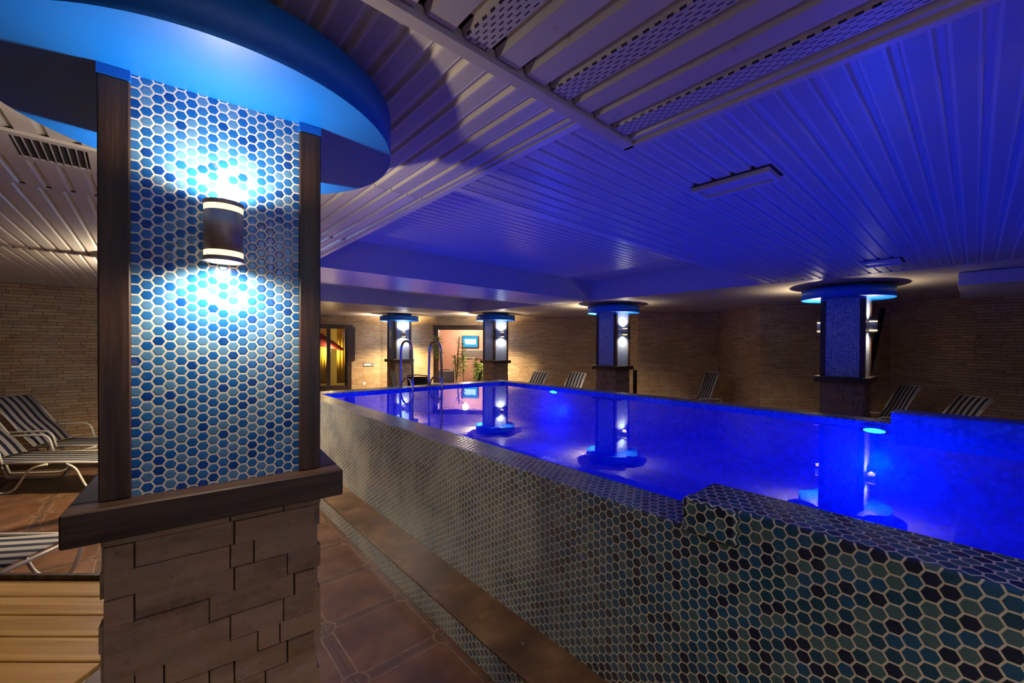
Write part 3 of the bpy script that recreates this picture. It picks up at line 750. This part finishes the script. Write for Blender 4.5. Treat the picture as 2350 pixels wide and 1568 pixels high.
# curtains: wavy sheets
def curtain(name, label, A, rz, s0, s1, t, z0, z1, mat, cat='curtain', waves=9, amp=0.03, group=None):
    m = MB(); n = waves*8; bm = m.bm; rows = []
    for z in (z0, z1):
        rows.append([bm.verts.new((s0+(s1-s0)*i/n, t+amp*math.sin(2*PI*waves*i/n), z)) for i in range(n+1)])
    for i in range(n): bm.faces.new((rows[0][i], rows[0][i+1], rows[1][i+1], rows[1][i])).smooth = True
    o = m.build(name, MAT[mat]); mod = o.modifiers.new('thickness', 'SOLIDIFY'); mod.thickness = 0.006
    o.location = (A.x, A.y, 0); o.rotation_euler = (0, 0, rz)
    return tag(o, label, cat, group)
curtain('door_curtain', 'bright yellow curtain hanging in the right pane of the glass door', AB0, rAB, 2.98, 3.36, 0.42, 0.55, 2.34, 'curtain', waves=4, amp=0.012)
curtain('door_curtain', 'bright yellow curtain hanging in the left pane of the glass door', AB0, rAB, 2.50, 2.72, 0.42, 0.55, 2.34, 'curtain', waves=3, amp=0.012)
# red swag: gathered cloth running diagonally
m = MB(); bm = m.bm; n = 20; ra = []; rb = []
for i in range(n+1):
    t = i/n; s = 2.30 + 0.90*t; zt = 2.28 - 0.62*t**1.2; wd = 0.48*(1-t)**0.8 + 0.03
    ra.append(bm.verts.new((s, 0.20+0.02*math.sin(9*t), zt))); rb.append(bm.verts.new((s-0.03, 0.20-0.02*math.sin(7*t), zt-wd)))
for i in range(n): bm.faces.new((ra[i], ra[i+1], rb[i+1], rb[i])).smooth = True
o = m.build('red_swag', MAT['red']); mod = o.modifiers.new('thickness', 'SOLIDIFY'); mod.thickness = 0.02
o.location = (AB0.x, AB0.y, 0); o.rotation_euler = (0, 0, rAB); tag(o, 'dark red cloth draped diagonally inside the glass door', 'drape')
# TV screen on the pink wall
tv = thing('wall_television', 'cyan glowing flat screen on the pink wall beyond the doorway', 'television', loc2(AB1, rBE, 2.60, 1.86, 1.94), rBE)
b_(tv, 'casing', 'blackm', -0.32, 0.28, -0.03, 0.03, -0.22, 0.22)
b_(tv, 'screen', 'screen', -0.30, 0.26, -0.036, -0.031, -0.20, 0.20)
b_(tv, 'bright_window', 'screenw', -0.22, 0.20, -0.040, -0.037, -0.10, 0.10)
fr = thing('wall_picture', 'pale framed picture below the glowing screen', 'picture', loc2(AB1, rBE, 2.68, 1.87, 1.50), rBE)
b_(fr, 'frame', 'white', -0.36, 0.40, -0.02, 0.01, -0.16, 0.16); b_(fr, 'picture_surface', 'pot', -0.33, 0.37, -0.026, -0.021, -0.13, 0.13)
# wall plate and socket
o = b_(None, 'wall_sign', 'pot', -0.165, 0.165, -0.02, 0.0, -0.055, 0.055); o.location = loc2(AB0, rAB, 3.93, 0.0, 1.17); o.rotation_euler = (0, 0, rAB); tag(o, 'grey rectangular plate on the brick wall between the glass door and a column', 'wall plate')
o2 = b_(o, 'label_strip', 'white', -0.14, 0.06, -0.026, -0.021, -0.035, 0.02)
o = b_(None, 'wall_socket', 'white', -0.04, 0.04, -0.012, 0.0, -0.04, 0.04); o.location = loc2(AB0, rAB, 3.80, 0.0, 0.56); o.rotation_euler = (0, 0, rAB); tag(o, 'small white socket low on the brick wall beside the glass door', 'socket')

# plants at the doorway
def plant(loc, h, stems, label, rnd, leafy=1.0, bare=0.5, group='tall plants at the doorway'):
    p = thing('potted_plant', label, 'plant', loc, 0, group)
    MB().cyl((0,0), 0.11, 0.15, 0, 0.28, 20).build('pot', MAT['pot'], p)
    st = MB(); lf = MB(); lf.recalc = False
    for s_ in range(stems):
        a = rnd.uniform(0, 2*PI); r0 = rnd.uniform(0, 0.06); H = h*rnd.uniform(0.8, 1.0)
        pts = [(r0*math.cos(a) + 0.06*t*t*math.cos(a)*1.5, r0*math.sin(a)+0.06*t*t*math.sin(a)*1.5, 0.2+(H-0.2)*t) for t in (0, .25, .5, .75, 1)]
        st.tube(pts, 0.018, 7)
        for k_ in range(int(75*leafy)):
            t = bare + (1-bare)*rnd.random(); z = 0.2+(H-0.2)*t; b = rnd.uniform(0, 2*PI); L = rnd.uniform(0.12, 0.26)
            base = Vector((pts[0][0]+0.09*t*t*math.cos(a), pts[0][1]+0.09*t*t*math.sin(a), z))
            dr = Vector((math.cos(b), math.sin(b), rnd.uniform(-0.3, 0.6))).normalized(); sd = dr.cross(Vector((0,0,1))).normalized()*0.022
            mid = base + dr*L*0.5 + Vector((0,0,0.012)); tip = base + dr*L
            lf.quad([base, mid+sd, tip, mid-sd])
    st.build('stalks', MAT['stalk'], p); lf.build('foliage', MAT['leaf'], p)
    return p
rn = random.Random(11)
for s, t, h, ns, lab, lf_, ba in ((2.02, 0.25, 2.1, 2, 'tall leafy plant at the left side of the doorway', 0.7, 0.6),
                      (2.35, 0.45, 1.55, 2, 'medium bushy plant inside the doorway, left of the thick bare stalk', 0.9, 0.45),
                      (2.55, 0.10, 2.25, 1, 'thick nearly bare stalk reaching the top of the doorway', 0.15, 0.85),
                      (2.85, 0.20, 1.95, 2, 'plant in front of the glowing screen with a round leaf tuft on top', 0.9, 0.5),
                      (3.10, 0.40, 1.45, 3, 'low bushy green plant under the glowing screen', 1.4, 0.25),
                      (3.35, 0.25, 1.30, 2, 'short plant by the right jamb of the doorway', 0.8, 0.3)):
    plant(loc2(AB1, rBE, s, -t-0.05 if t < 0.3 else t+0.25, 0), h, ns, lab, rn, lf_, ba)

# ------------------------------------------------------------------ patio chairs and table
def chair(loc, rz, label, back='blackf'):
    c = thing('patio_chair', label, 'chair', loc, rz, 'patio chairs by the back doorway')
    W = 0.26
    for s in (-1, 1):
        MB().tube(fillet([(0.22, s*W, 0.0), (0.22, s*W, 0.62), (-0.20, s*W, 0.64), (-0.26, s*W, 0.60)], 0.06, 5), 0.012).build('arm', MAT['blackm'], c)
        MB().tube([(-0.18, s*(W-0.03), 0.0), (-0.20, s*(W-0.03), 0.42), (-0.34, s*(W-0.03), 1.08)], 0.012).build('back_leg', MAT['blackm'], c)
    MB().tube([(-0.34, -W+0.03, 1.08), (-0.345, 0, 1.10), (-0.34, W-0.03, 1.08)], 0.012).build('top_rail', MAT['blackm'], c)
    m = MB(); m.strip([(-0.20, 0.44), (0.0, 0.425), (0.22, 0.45)], -W+0.02, W-0.02, 0.01); m.build('seat', MAT[back], c)
    Mx = Matrix.Translation((-0.20, 0, 0.45)) @ Matrix.Rotation(-0.21, 4, 'Y')
    MB().box(-0.006, 0.006, -W+0.035, W-0.035, 0.0, 0.62, Mx).build('backrest', MAT[back], c)
    return c
def at(px, dep):   # position on the floor from bearing and depth measured in the photograph
    kx = (px-1203.55)/941.64; return (dep*(Fv.x+kx*Rv.x), dep*(Fv.y+kx*Rv.y), 0)
chair(at(928, 11.4), yaw*-1+D(0), 'black patio chair seen side on, nearest to the column behind the ladder')
chair(at(966, 10.0), D(90)-yaw, 'black patio chair with its back to the pool, behind the ladder rails')
chair(at(1022, 12.1), D(90)-yaw+D(15), 'patio chair with a light grey mesh back, left of the doorway plants', 'greyf')
chair(at(1074, 11.0), D(180)-yaw, 'black patio chair tilted back in front of the doorway plants')
tb = thing('patio_table', 'low pale table between the patio chairs', 'table', at(985, 11.3), -yaw)
MB().box(-0.45, 0.45, -0.35, 0.35, 0.70, 0.73).bevel(0.01, 2).build('tabletop', MAT['pot'], tb)
for sx in (-1, 1):
    for sy in (-1, 1): MB().cyl((sx*0.38, sy*0.28), 0.018, 0.018, 0, 0.70, 10).build('leg', MAT['blackm'], tb)
